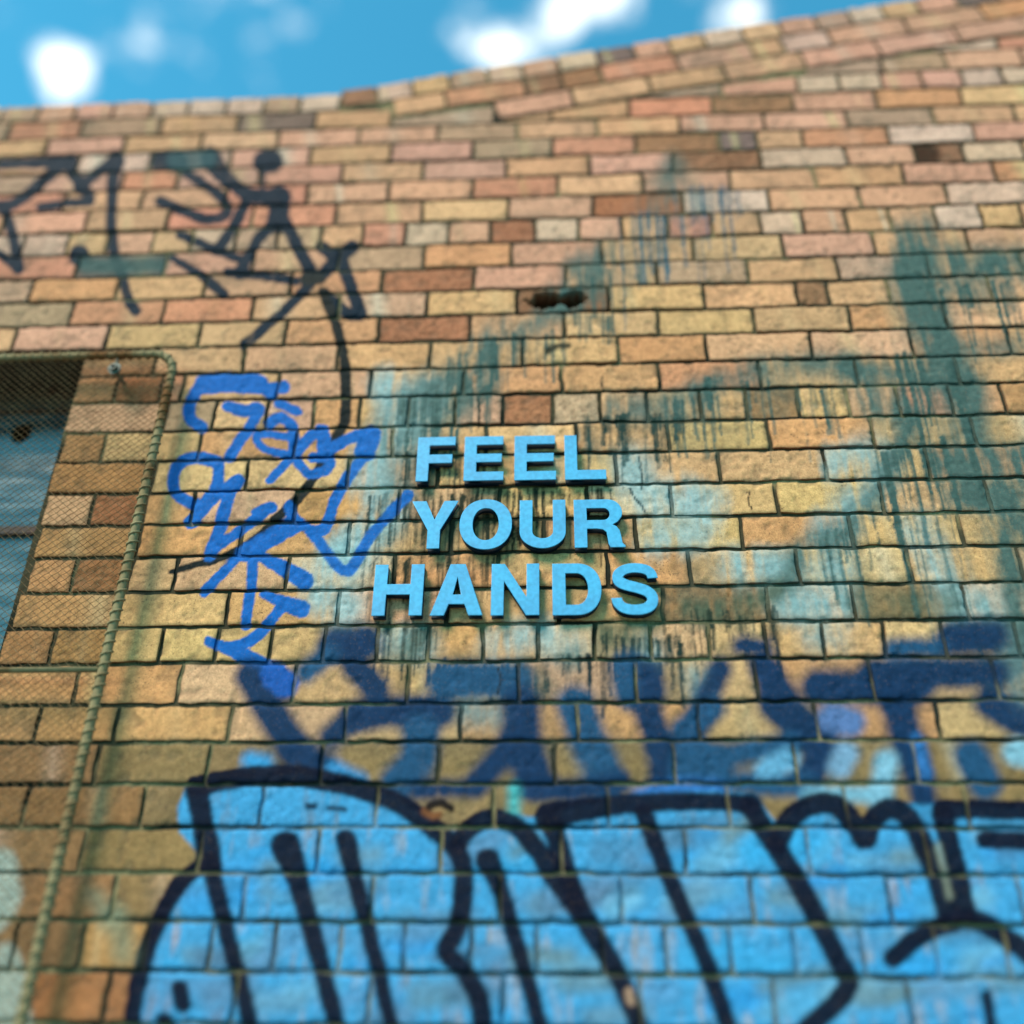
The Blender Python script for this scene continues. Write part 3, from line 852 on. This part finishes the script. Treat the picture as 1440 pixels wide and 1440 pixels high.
geo = []
for b in bricks:
    near = b['vis']
    geo.append(brick_geometry(b, 0.0042 if near else 0.022))
allV = np.concatenate([g[0] for g in geo])
print('bricks', len(bricks), 'visible', len(vis), 'verts', len(allV))
prgb, pA = paint_at(allV[:, 0], allV[:, 2])
pos = 0
rest = [[], [], [], [], []]
n_rest = 0
for b, (V, Q, tint) in zip(bricks, geo):
    hid = (V[:, 1] < .016) if b['sp'] == 'vent' else np.ones(len(V))
    rgb, A = prgb[pos:pos + len(V)] * np.reshape(hid, (-1, 1)), pA[pos:pos + len(V)] * hid
    pos += len(V)
    W3 = V.copy(); W3[:, 2] += Z0
    if b['id'] in single:
        o3 = W3.mean(0); o3[1] = 0
        me = mesh_from('brick', W3 - o3, Q, tint, rgb, A, MAT_BRICK)
        o = bpy.data.objects.new('brick', me); o.location = o3
        link(o, wall_root)
    else:
        rest[0].append(W3); rest[1].append(Q + n_rest); rest[2].append(tint); rest[3].append(rgb); rest[4].append(A)
        n_rest += len(V)
R_ = [np.concatenate(r) for r in rest]
o = bpy.data.objects.new('further_bricks', mesh_from('further_bricks', *R_, MAT_BRICK))
link(o, wall_root); tag(o, kind='stuff')

# mortar bed behind the bricks: one sheet, recessed in the joints, with the opening left free
def mortar_sheet(u0, u1, v0, v1, res):
    nx = int((u1 - u0) / res) + 2; ny = int((v1 - v0) / res) + 2
    s, t = np.meshgrid(np.linspace(u0, u1, nx), np.linspace(v0, v1, ny))
    u, v = s.ravel(), t.ravel()
    if v1 > BED[21]:                                     # top follows the roofline
        top = np.where(u < GA[0], BED[22] - .012, np.array([g_line(x, 0.012) for x in u]))
        tt = (v - v0) / (v1 - v0)
        v = v0 + tt * (top - v0)
    y = 0.0066 + (fbm(u * 25, v * 25, 71) - .5) * .004 + (fbm(u * 90, v * 90, 73) - .5) * .002
    # deeper where a brick has lost its face
    for b in bricks:
        if b['sp'] == 'vent':
            q = np.array(b['q']); m = (u > q[0][0] - .004) & (u < q[1][0] + .004) & (v > q[0][1] - .004) & (v < q[2][1] + .004)
            y = np.where(m, .06, y)
    c = alb((88, 80, 60)); c2 = alb((176, 158, 114)); c3 = alb((50, 50, 40))
    low = np.clip((0.05 - v) / .5, 0, 1)
    m = np.clip((fbm(u * 7, v * 9, 81) - .58 + .20 * low) * 5, 0, 1)[:, None]
    d = np.clip((fbm(u * 9 + 4, v * 9, 83) - .42) * 4, 0, 1)[:, None]
    tint = c * (1 - d) + c3 * d
    tint = tint * (1 - .8 * m) + c2 * .8 * m
    rgb, A = paint_at(u, v)
    kf = np.clip(.48 + .9 * (fbm(u * 20, v * 20, 85) - .5), .2, .85)
    rgb *= kf[:, None]; A = A * kf
    V = np.stack([u, y, v + Z0], 1)
    ii = np.arange(nx * ny).reshape(ny, nx)
    Q = np.stack([ii[:-1, :-1], ii[:-1, 1:], ii[1:, 1:], ii[1:, :-1]], -1).reshape(-1, 4)
    return V, Q, tint, rgb, A


parts = []
gl, gr = -1.9, 1.5
for rect in [(OPEN_R - .004, gr, -1.0, BED[10], .0065), (-1.95, gr, BED[10], 2.3, .0065), (OPEN_L - 1.6, OPEN_L + .004, -1.0, BED[10], .04), (U_MIN, -1.95, BED[10], 2.3, .04), (gr, U_MAX, -1.0, BED[10], .03),
             (gr, U_MAX, BED[10], 2.3, .03), (OPEN_L, OPEN_R - .004, -1.0, BED[-4], .02), (U_MIN, U_MAX, -Z0, -1.0, .06)]:
    parts.append(mortar_sheet(*rect))
n = 0; cat = [[], [], [], [], []]
for p in parts:
    for k in range(5): cat[k].append(p[k] + n if k == 1 else p[k])
    n += len(p[0])
o = bpy.data.objects.new('mortar', mesh_from('mortar', *[np.concatenate(c) for c in cat], MAT_MORTAR))
link(o, wall_root)
# the wall's body behind, and the soffit and jambs of the opening
bm = bmesh.new()
yb0, yb1 = 0.075, 0.36
for a, b_, c, d in [(U_MIN, OPEN_L, -Z0, OPEN_T), (OPEN_L, OPEN_R, -Z0, OPEN_B), (OPEN_R, U_MAX, -Z0, OPEN_T)]:
    add_box(bm, (a, yb0, c + Z0), (b_, yb1, d + Z0))
pl = [(U_MIN, OPEN_T), (U_MAX, OPEN_T), (U_MAX, g_line(U_MAX, .016)), (GA[0], g_line(GA[0], .016)), (U_MIN, BED[22] - .02)]
f0 = [bm.verts.new((x, yb0, z + Z0)) for x, z in pl]; f1 = [bm.verts.new((x, yb1, z + Z0)) for x, z in pl]
bm.faces.new(f0); bm.faces.new(f1[::-1])
for i in range(5): bm.faces.new((f0[i], f1[i], f1[(i + 1) % 5], f0[(i + 1) % 5]))
bmesh.ops.recalc_face_normals(bm, faces=bm.faces)
obj_bm('wall_core', bm, simple('core_mortar', (.09, .09, .07), (.14, .12, .09), 8, .9, .1), wall_root)
bm = bmesh.new()
add_box(bm, (OPEN_L - .002, .012, OPEN_T + Z0 - .006), (OPEN_R + .002, .30, OPEN_T + Z0 + .004))
obj_bm('lintel', bm, simple('lintel_shade_black', (.010, .010, .009), (.02, .016, .012), 9, .8, .2), wall_root)  # near-black colour stands in for the shade under the opening's head
bm = bmesh.new()
for u in (OPEN_R, OPEN_L): add_box(bm, (u - .006, .015, OPEN_B + Z0), (u + .006, .30, OPEN_T + Z0 - .007))
obj_bm('jamb', bm, simple('jamb_render', (.13, .11, .08), (.2, .17, .12), 10, .9, .1), wall_root)

# ------------------------------------------------------------------ window
YW = 0.20
zt, zb = OPEN_T + Z0 - .007, OPEN_B + Z0
win = empty('window', ((OPEN_L + OPEN_R) / 2, YW, zb))
tag(win, 'streaked teal window pane with a broken hole, set back in the brick opening', 'window')
fr = .035
bm = bmesh.new()
x0, x1 = OPEN_L + .007, OPEN_R - .007
for a, b_ in [((x0, zb), (x0 + fr, zt)), ((x1 - fr * .5, zb), (x1, zt)), ((x0 + fr, zt - .05), (x1 - fr * .5, zt)), ((x0 + fr, zb), (x1 - fr * .5, zb + .05))]:
    add_box(bm, (a[0], YW - .02, a[1]), (b_[0], YW + .03, b_[1]))
obj_bm('frame', bm, MAT_FRAME, win)
zm = float(wall(25, 749, YW)[1]) + Z0
bm = bmesh.new(); add_box(bm, (x0 + fr, YW - .016, zm - .011), (x1 - fr * .5, YW + .02, zm + .011))
obj_bm('glazing_bar', bm, MAT_FRAME, win)
xm = x0 + .62
for lo, hi in ((zm + .011, zt - .05), (zb + .05, zm - .011)):
    bm = bmesh.new()
    outer = [bm.verts.new(p) for p in ((x0 + fr, YW, lo), (x1 - fr * .5, YW, lo), (x1 - fr * .5, YW, hi), (x0 + fr, YW, hi))]
    ed = [bm.edges.new((outer[i], outer[(i + 1) % 4])) for i in range(4)]
    if lo > zm:
        hole = []
        for px_, py_ in [(14, 612), (22, 600), (36, 597), (42, 592), (45, 604), (41, 616), (28, 624), (18, 622)]:
            hu, hv = wall(px_, py_, YW)
            hole.append(bm.verts.new((float(hu), YW, float(hv) + Z0)))
        ed += [bm.edges.new((hole[i], hole[(i + 1) % len(hole)])) for i in range(len(hole))]
    bmesh.ops.triangle_fill(bm, edges=ed, use_beauty=True)
    bmesh.ops.recalc_face_normals(bm, faces=bm.faces)
    for f in bm.faces:
        if f.normal.y > 0: f.normal_flip()
    obj_bm('pane', bm, MAT_GLASS, win)
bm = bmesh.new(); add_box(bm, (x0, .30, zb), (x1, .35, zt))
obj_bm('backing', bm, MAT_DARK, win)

# ------------------------------------------------------------------ wire guard over the window
YG = -0.05
gu = float(np.mean(wall([226, 180, 136, 98, 56], [530, 736, 960, 1200, 1440], YG)[0]))
gl_ = OPEN_L - (gu - OPEN_R)
gt = float(np.mean(wall([20, 150], [503, 500], YG)[1])) + Z0
gb = float(wall(60, 1560, YG)[1]) + Z0
guard = empty('window_guard', ((gu + gl_) / 2, YG, gb))
tag(guard, 'rusty wire mesh guard on a pipe frame bolted over the window', 'window guard')
RC = .055
def corner(cx, cz, a0):
    return [(cx + RC * math.cos(a0 + math.pi / 2 * k / 6), YG, cz + RC * math.sin(a0 + math.pi / 2 * k / 6)) for k in range(7)]
path = corner(gu - RC, gb + RC, -math.pi / 2) + corner(gu - RC, gt - RC, 0) + corner(gl_ + RC, gt - RC, math.pi / 2) + corner(gl_ + RC, gb + RC, math.pi)
path.append(path[0])
bm = bmesh.new(); add_tube(bm, path, .010, 10, False)
pipe = obj_bm('pipe_frame', bm, MAT_PIPE, guard, True)
# lacing wire wound round the pipe
bm = bmesh.new()
P = [Vector(p) for p in path]
hel = []
ph = 0
for a, b_ in zip(P, P[1:]):
    L = (b_ - a).length; t = (b_ - a).normalized(); s_ = Vector((0, 1, 0)); w_ = t.cross(s_)
    nst = max(1, int(L / .0035))
    for k in range(nst):
        ph += 2 * math.pi * (L / nst) / .024
        hel.append(a + t * (L * k / nst) + (s_ * math.cos(ph) + w_ * math.sin(ph)) * .011)
add_tube(bm, hel, .0030, 5, True)
lace = obj_bm('lacing_wire', bm, MAT_PIPE, pipe, True)
zr = float(np.mean(wall([0, 130], [942, 942], YG)[1])) + Z0
bm = bmesh.new(); add_tube(bm, [(gl_, YG, zr), (gu, YG, zr)], .0065, 8)
obj_bm('rail', bm, MAT_PIPE, guard, True)
# woven diamond mesh, kinked at each crossing
bm = bmesh.new()
pitch = .017
def wire(sgn, c):
    pts = []
    slope = 0.82
    x = gl_
    xs = np.arange(gl_, gu + 1e-6, pitch / 2 / slope)
    seg = []
    for k, x in enumerate(xs):
        z = c + sgn * slope * (x - gl_)
        if gb <= z <= gt: seg.append((x, YG + .0012 * (1 if (k % 2) else -1) * sgn, z))
    if len(seg) > 1: add_tube(bm, seg, .0007, 3, False)
span = .82 * (gu - gl_)
c = gb - span
while c < gt:
    wire(1, c); c += pitch
c = gb
while c < gt + span:
    wire(-1, c); c += pitch
o = obj_bm('wire_mesh', bm, MAT_WIRE, guard)
tag(o, kind='stuff')
# fixing bolts with plates reaching back to the wall
for px_, py_ in ((166, 526), (None, None)):
    if px_: bu, bv = [float(q) for q in wall(px_, py_, -.03)]; bz = bv + Z0
    else: bu, bz = gl_ + .07, gt - .05
    bm = bmesh.new()
    add_tube(bm, [(bu, .02, bz), (bu, -.062, bz)], .005, 8)
    add_tube(bm, [(bu, -.050, bz), (bu, -.054, bz)], .017, 14)
    add_tube(bm, [(bu, -.054, bz), (bu, -.062, bz)], .0095, 6)
    add_tube(bm, [(bu, YG, bz), (bu, YG, gt)], .003, 6)
    obj_bm('bolt', bm, MAT_ZINC, guard)

# ------------------------------------------------------------------ the letters
def arc(cx, cy, rx, ry, a0, a1, n=14):
    return [(cx + rx * math.cos(math.radians(a0 + (a1 - a0) * k / n)), cy + ry * math.sin(math.radians(a0 + (a1 - a0) * k / n))) for k in range(n + 1)]


def superarc(cx, cy, rx, ry, a0, a1, n=24, e=2.3):
    o = []
    for k in range(n + 1):
        a = math.radians(a0 + (a1 - a0) * k / n)
        c_, s_ = math.cos(a), math.sin(a)
        o.append((cx + rx * math.copysign(abs(c_) ** (2 / e), c_), cy + ry * math.copysign(abs(s_) ** (2 / e), s_)))
    return o


def s_outline():
    """swept spine of the S with level terminals; unit height, width w"""
    sp = [(.872, .700), (.835, .800), (.72, .876), (.50, .905), (.29, .868), (.165, .765), (.185, .650), (.32, .575), (.55, .515), (.74, .445), (.838, .335), (.812, .205), (.69, .122), (.48, .095), (.27, .130), (.150, .225), (.118, .325)]
    wd = [.205, .20, .19, .185, .19, .215, .225, .21, .205, .21, .225, .22, .20, .19, .195, .205, .21]
    pts, ws = smooth_pts(sp, wd)
    pts = [np.array(p) for p in pts]
    L, R = [], []
    for i, p in enumerate(pts):
        t = pts[min(i + 1, len(pts) - 1)] - pts[max(i - 1, 0)]
        t = t / np.linalg.norm(t); nn = np.array([-t[1], t[0]])
        if i == 0: nn = np.array([-1.0, -.05])
        if i == len(pts) - 1: nn = np.array([-1.0, -.05])
        L.append(tuple(p + nn * ws[i] / 2)); R.append(tuple(p - nn * ws[i] / 2))
    L, R = L, R
    # spine runs downwards: with the first normal flipped the two sides must stay consistent
    return L[:1] + L[1:] + R[::-1]


def letter_shape(ch, w):
    """outlines in metres for cap height 1 and width w (in cap heights)"""
    s = .235                                   # stem
    h = .195                                   # bar
    if ch == 'F': return [[(0, 0), (s, 0), (s, .40), (w * .93, .40), (w * .93, .595), (s, .595), (s, 1 - h), (w, 1 - h), (w, 1), (0, 1)]]
    if ch == 'E': return [[(0, 0), (w, 0), (w, h), (s, h), (s, .41), (w * .95, .41), (w * .95, .60), (s, .60), (s, 1 - h), (w * .985, 1 - h), (w * .985, 1), (0, 1)]]
    if ch == 'L': return [[(0, 0), (w, 0), (w, h + .015), (s, h + .015), (s, 1), (0, 1)]]
    if ch == 'Y':
        m = w / 2
        return [[(m - s / 2, 0), (m + s / 2, 0), (m + s / 2, .385), (w, 1), (w - .265, 1), (m, .60), (.265, 1), (0, 1), (m - s / 2, .385)]]
    if ch == 'O': return [superarc(w / 2, .5, w / 2, .525, 0, 352, 46, 2.15), superarc(w / 2, .5, w / 2 - .245, .335, 0, 350, 36, 2.15)]
    if ch == 'U':
        r = w / 2
        return [[(0, 1)] + arc(r, r * .80, r, r * .82, 180, 360, 24) + [(w, 1), (w - s, 1)] + arc(r, r * .80, r - s, r * .82 - .205, 360, 180, 20) + [(s, 1)]]
    if ch == 'R':
        out = [(0, 0), (s, 0), (s, .385), (.40, .385)] + [(.52, .37), (.585, .315), (.60, .20), (.615, .07), (.645, 0), (w, 0), (w, .035), (.865, .09), (.85, .22), (.825, .35), (.77, .43), (.70, .470)]
        out += [(.80, .53)] + arc(.62, .725, .265, .275, -20, 90, 12) + [(.0, 1)]
        inn = [(s, .565), (.52, .565)] + arc(.54, .69, .115, .125, -80, 80, 10) + [(.52, .815), (s, .815)]
        return [out, inn]
    if ch == 'H': return [[(0, 0), (s, 0), (s, .405), (w - s, .405), (w - s, 0), (w, 0), (w, 1), (w - s, 1), (w - s, .61), (s, .61), (s, 1), (0, 1)]]
    if ch == 'A':
        m = w / 2
        return [[(0, 0), (.25, 0), (.325, .215), (w - .325, .215), (w - .25, 0), (w, 0), (m + .135, 1), (m - .135, 1)], [(.39, .40), (m, .745), (w - .39, .40)]]
    if ch == 'N': return [[(0, 0), (s - .01, 0), (s - .01, .655), (w - s, 0), (w, 0), (w, 1), (w - s + .01, 1), (w - s + .01, .345), (s, 1), (0, 1)]]
    if ch == 'D':
        r = w * .50
        return [[(0, 0)] + [(w - r, 0)] + superarc(w - r, .5, r, .5, -86, 86, 24, 2.2) + [(w - r, 1), (0, 1)],
                [(s, h), (w - r - .02, h)] + superarc(w - r - .02, .5, r - s + .02, .5 - h, -82, 82, 20, 2.2) + [(w - r - .02, 1 - h), (s, 1 - h)]]
    if ch == 'S': return [[(x * w, y) for x, y in s_outline()]]


def extrude(name, shapes, x0, z0, sc, y_front, depth, offset, bev, mat, parent=None, loc=None):
    cu = bpy.data.curves.new(name, 'CURVE')
    cu.dimensions = '2D'; cu.fill_mode = 'BOTH'
    cu.extrude = depth / 2 - bev; cu.bevel_depth = bev; cu.bevel_resolution = 1; cu.offset = offset - bev
    for sh in shapes:
        spn = cu.splines.new('POLY'); spn.points.add(len(sh) - 1); spn.use_cyclic_u = True
        for pt, (x, y) in zip(spn.points, sh): pt.co = (x * sc, y * sc, 0, 1)
    tmp = bpy.data.objects.new(name, cu)
    COL.objects.link(tmp)
    dg = bpy.context.evaluated_depsgraph_get()
    me = bpy.data.meshes.new_from_object(tmp.evaluated_get(dg))
    bpy.data.objects.remove(tmp)
    rot = Matrix.Rotation(math.radians(90), 4, 'X')          # local z -> -y (towards the street)
    me.transform(Matrix.Translation((0, y_front + depth / 2 if loc is None else 0, 0)) @ rot)
    me.materials.clear(); me.materials.append(mat)
    me.name = name
    return bpy.data.objects.new(name, me)


CAP = .1228
TH = .024
ROWV = {'FEEL': .4315, 'YOUR': .2545, 'HANDS': .0925}
LET = [('F', -.3397, -.2499, 'FEEL', 'blue raised letter F at the start of the word FEEL'), ('E', -.2278, -.1346, 'FEEL', 'blue raised letter E right after the F of FEEL'),
       ('E', -.1095, -.0125, 'FEEL', 'blue raised letter E right before the L of FEEL'), ('L', .0080, .1034, 'FEEL', 'blue raised letter L at the end of the word FEEL'),
       ('Y', -.3432, -.2363, 'YOUR', 'blue raised letter Y at the start of the word YOUR'), ('O', -.2322, -.1131, 'YOUR', 'round blue raised letter O in the word YOUR'),
       ('U', -.0959, .0079, 'YOUR', 'blue raised letter U in the word YOUR'), ('R', .0265, .1392, 'YOUR', 'blue raised letter R at the end of the word YOUR'),
       ('H', -.4149, -.3053, 'HANDS', 'blue raised letter H at the start of the word HANDS'), ('A', -.2881, -.1741, 'HANDS', 'blue raised letter A in the word HANDS'),
       ('N', -.1565, -.0520, 'HANDS', 'blue raised letter N in the word HANDS'), ('D', -.0238, .0824, 'HANDS', 'blue raised letter D in the word HANDS'),
       ('S', .1013, .2078, 'HANDS', 'blue raised letter S at the end of the word HANDS')]
for ch, a, b_, word, label in LET:
    sh = letter_shape(ch, (b_ - a) / CAP)
    v = ROWV[word] - (a + .1) * .008
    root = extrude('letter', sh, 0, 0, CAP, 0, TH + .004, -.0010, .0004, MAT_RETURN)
    root.location = (a, -(TH - .003) + (TH + .004) / 2, v + Z0)
    for p_ in root.data.vertices: pass
    root.data.transform(Matrix.Translation((0, -((TH - .003) - (TH + .004) / 2) - root.location.y, 0)))
    link(root)
    tag(root, label, 'letter', 'raised blue letters on the wall')
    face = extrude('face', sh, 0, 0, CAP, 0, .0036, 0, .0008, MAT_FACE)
    face.data.transform(Matrix.Translation((0, -(TH - .0018) - root.location.y, 0)))
    link(face, root)
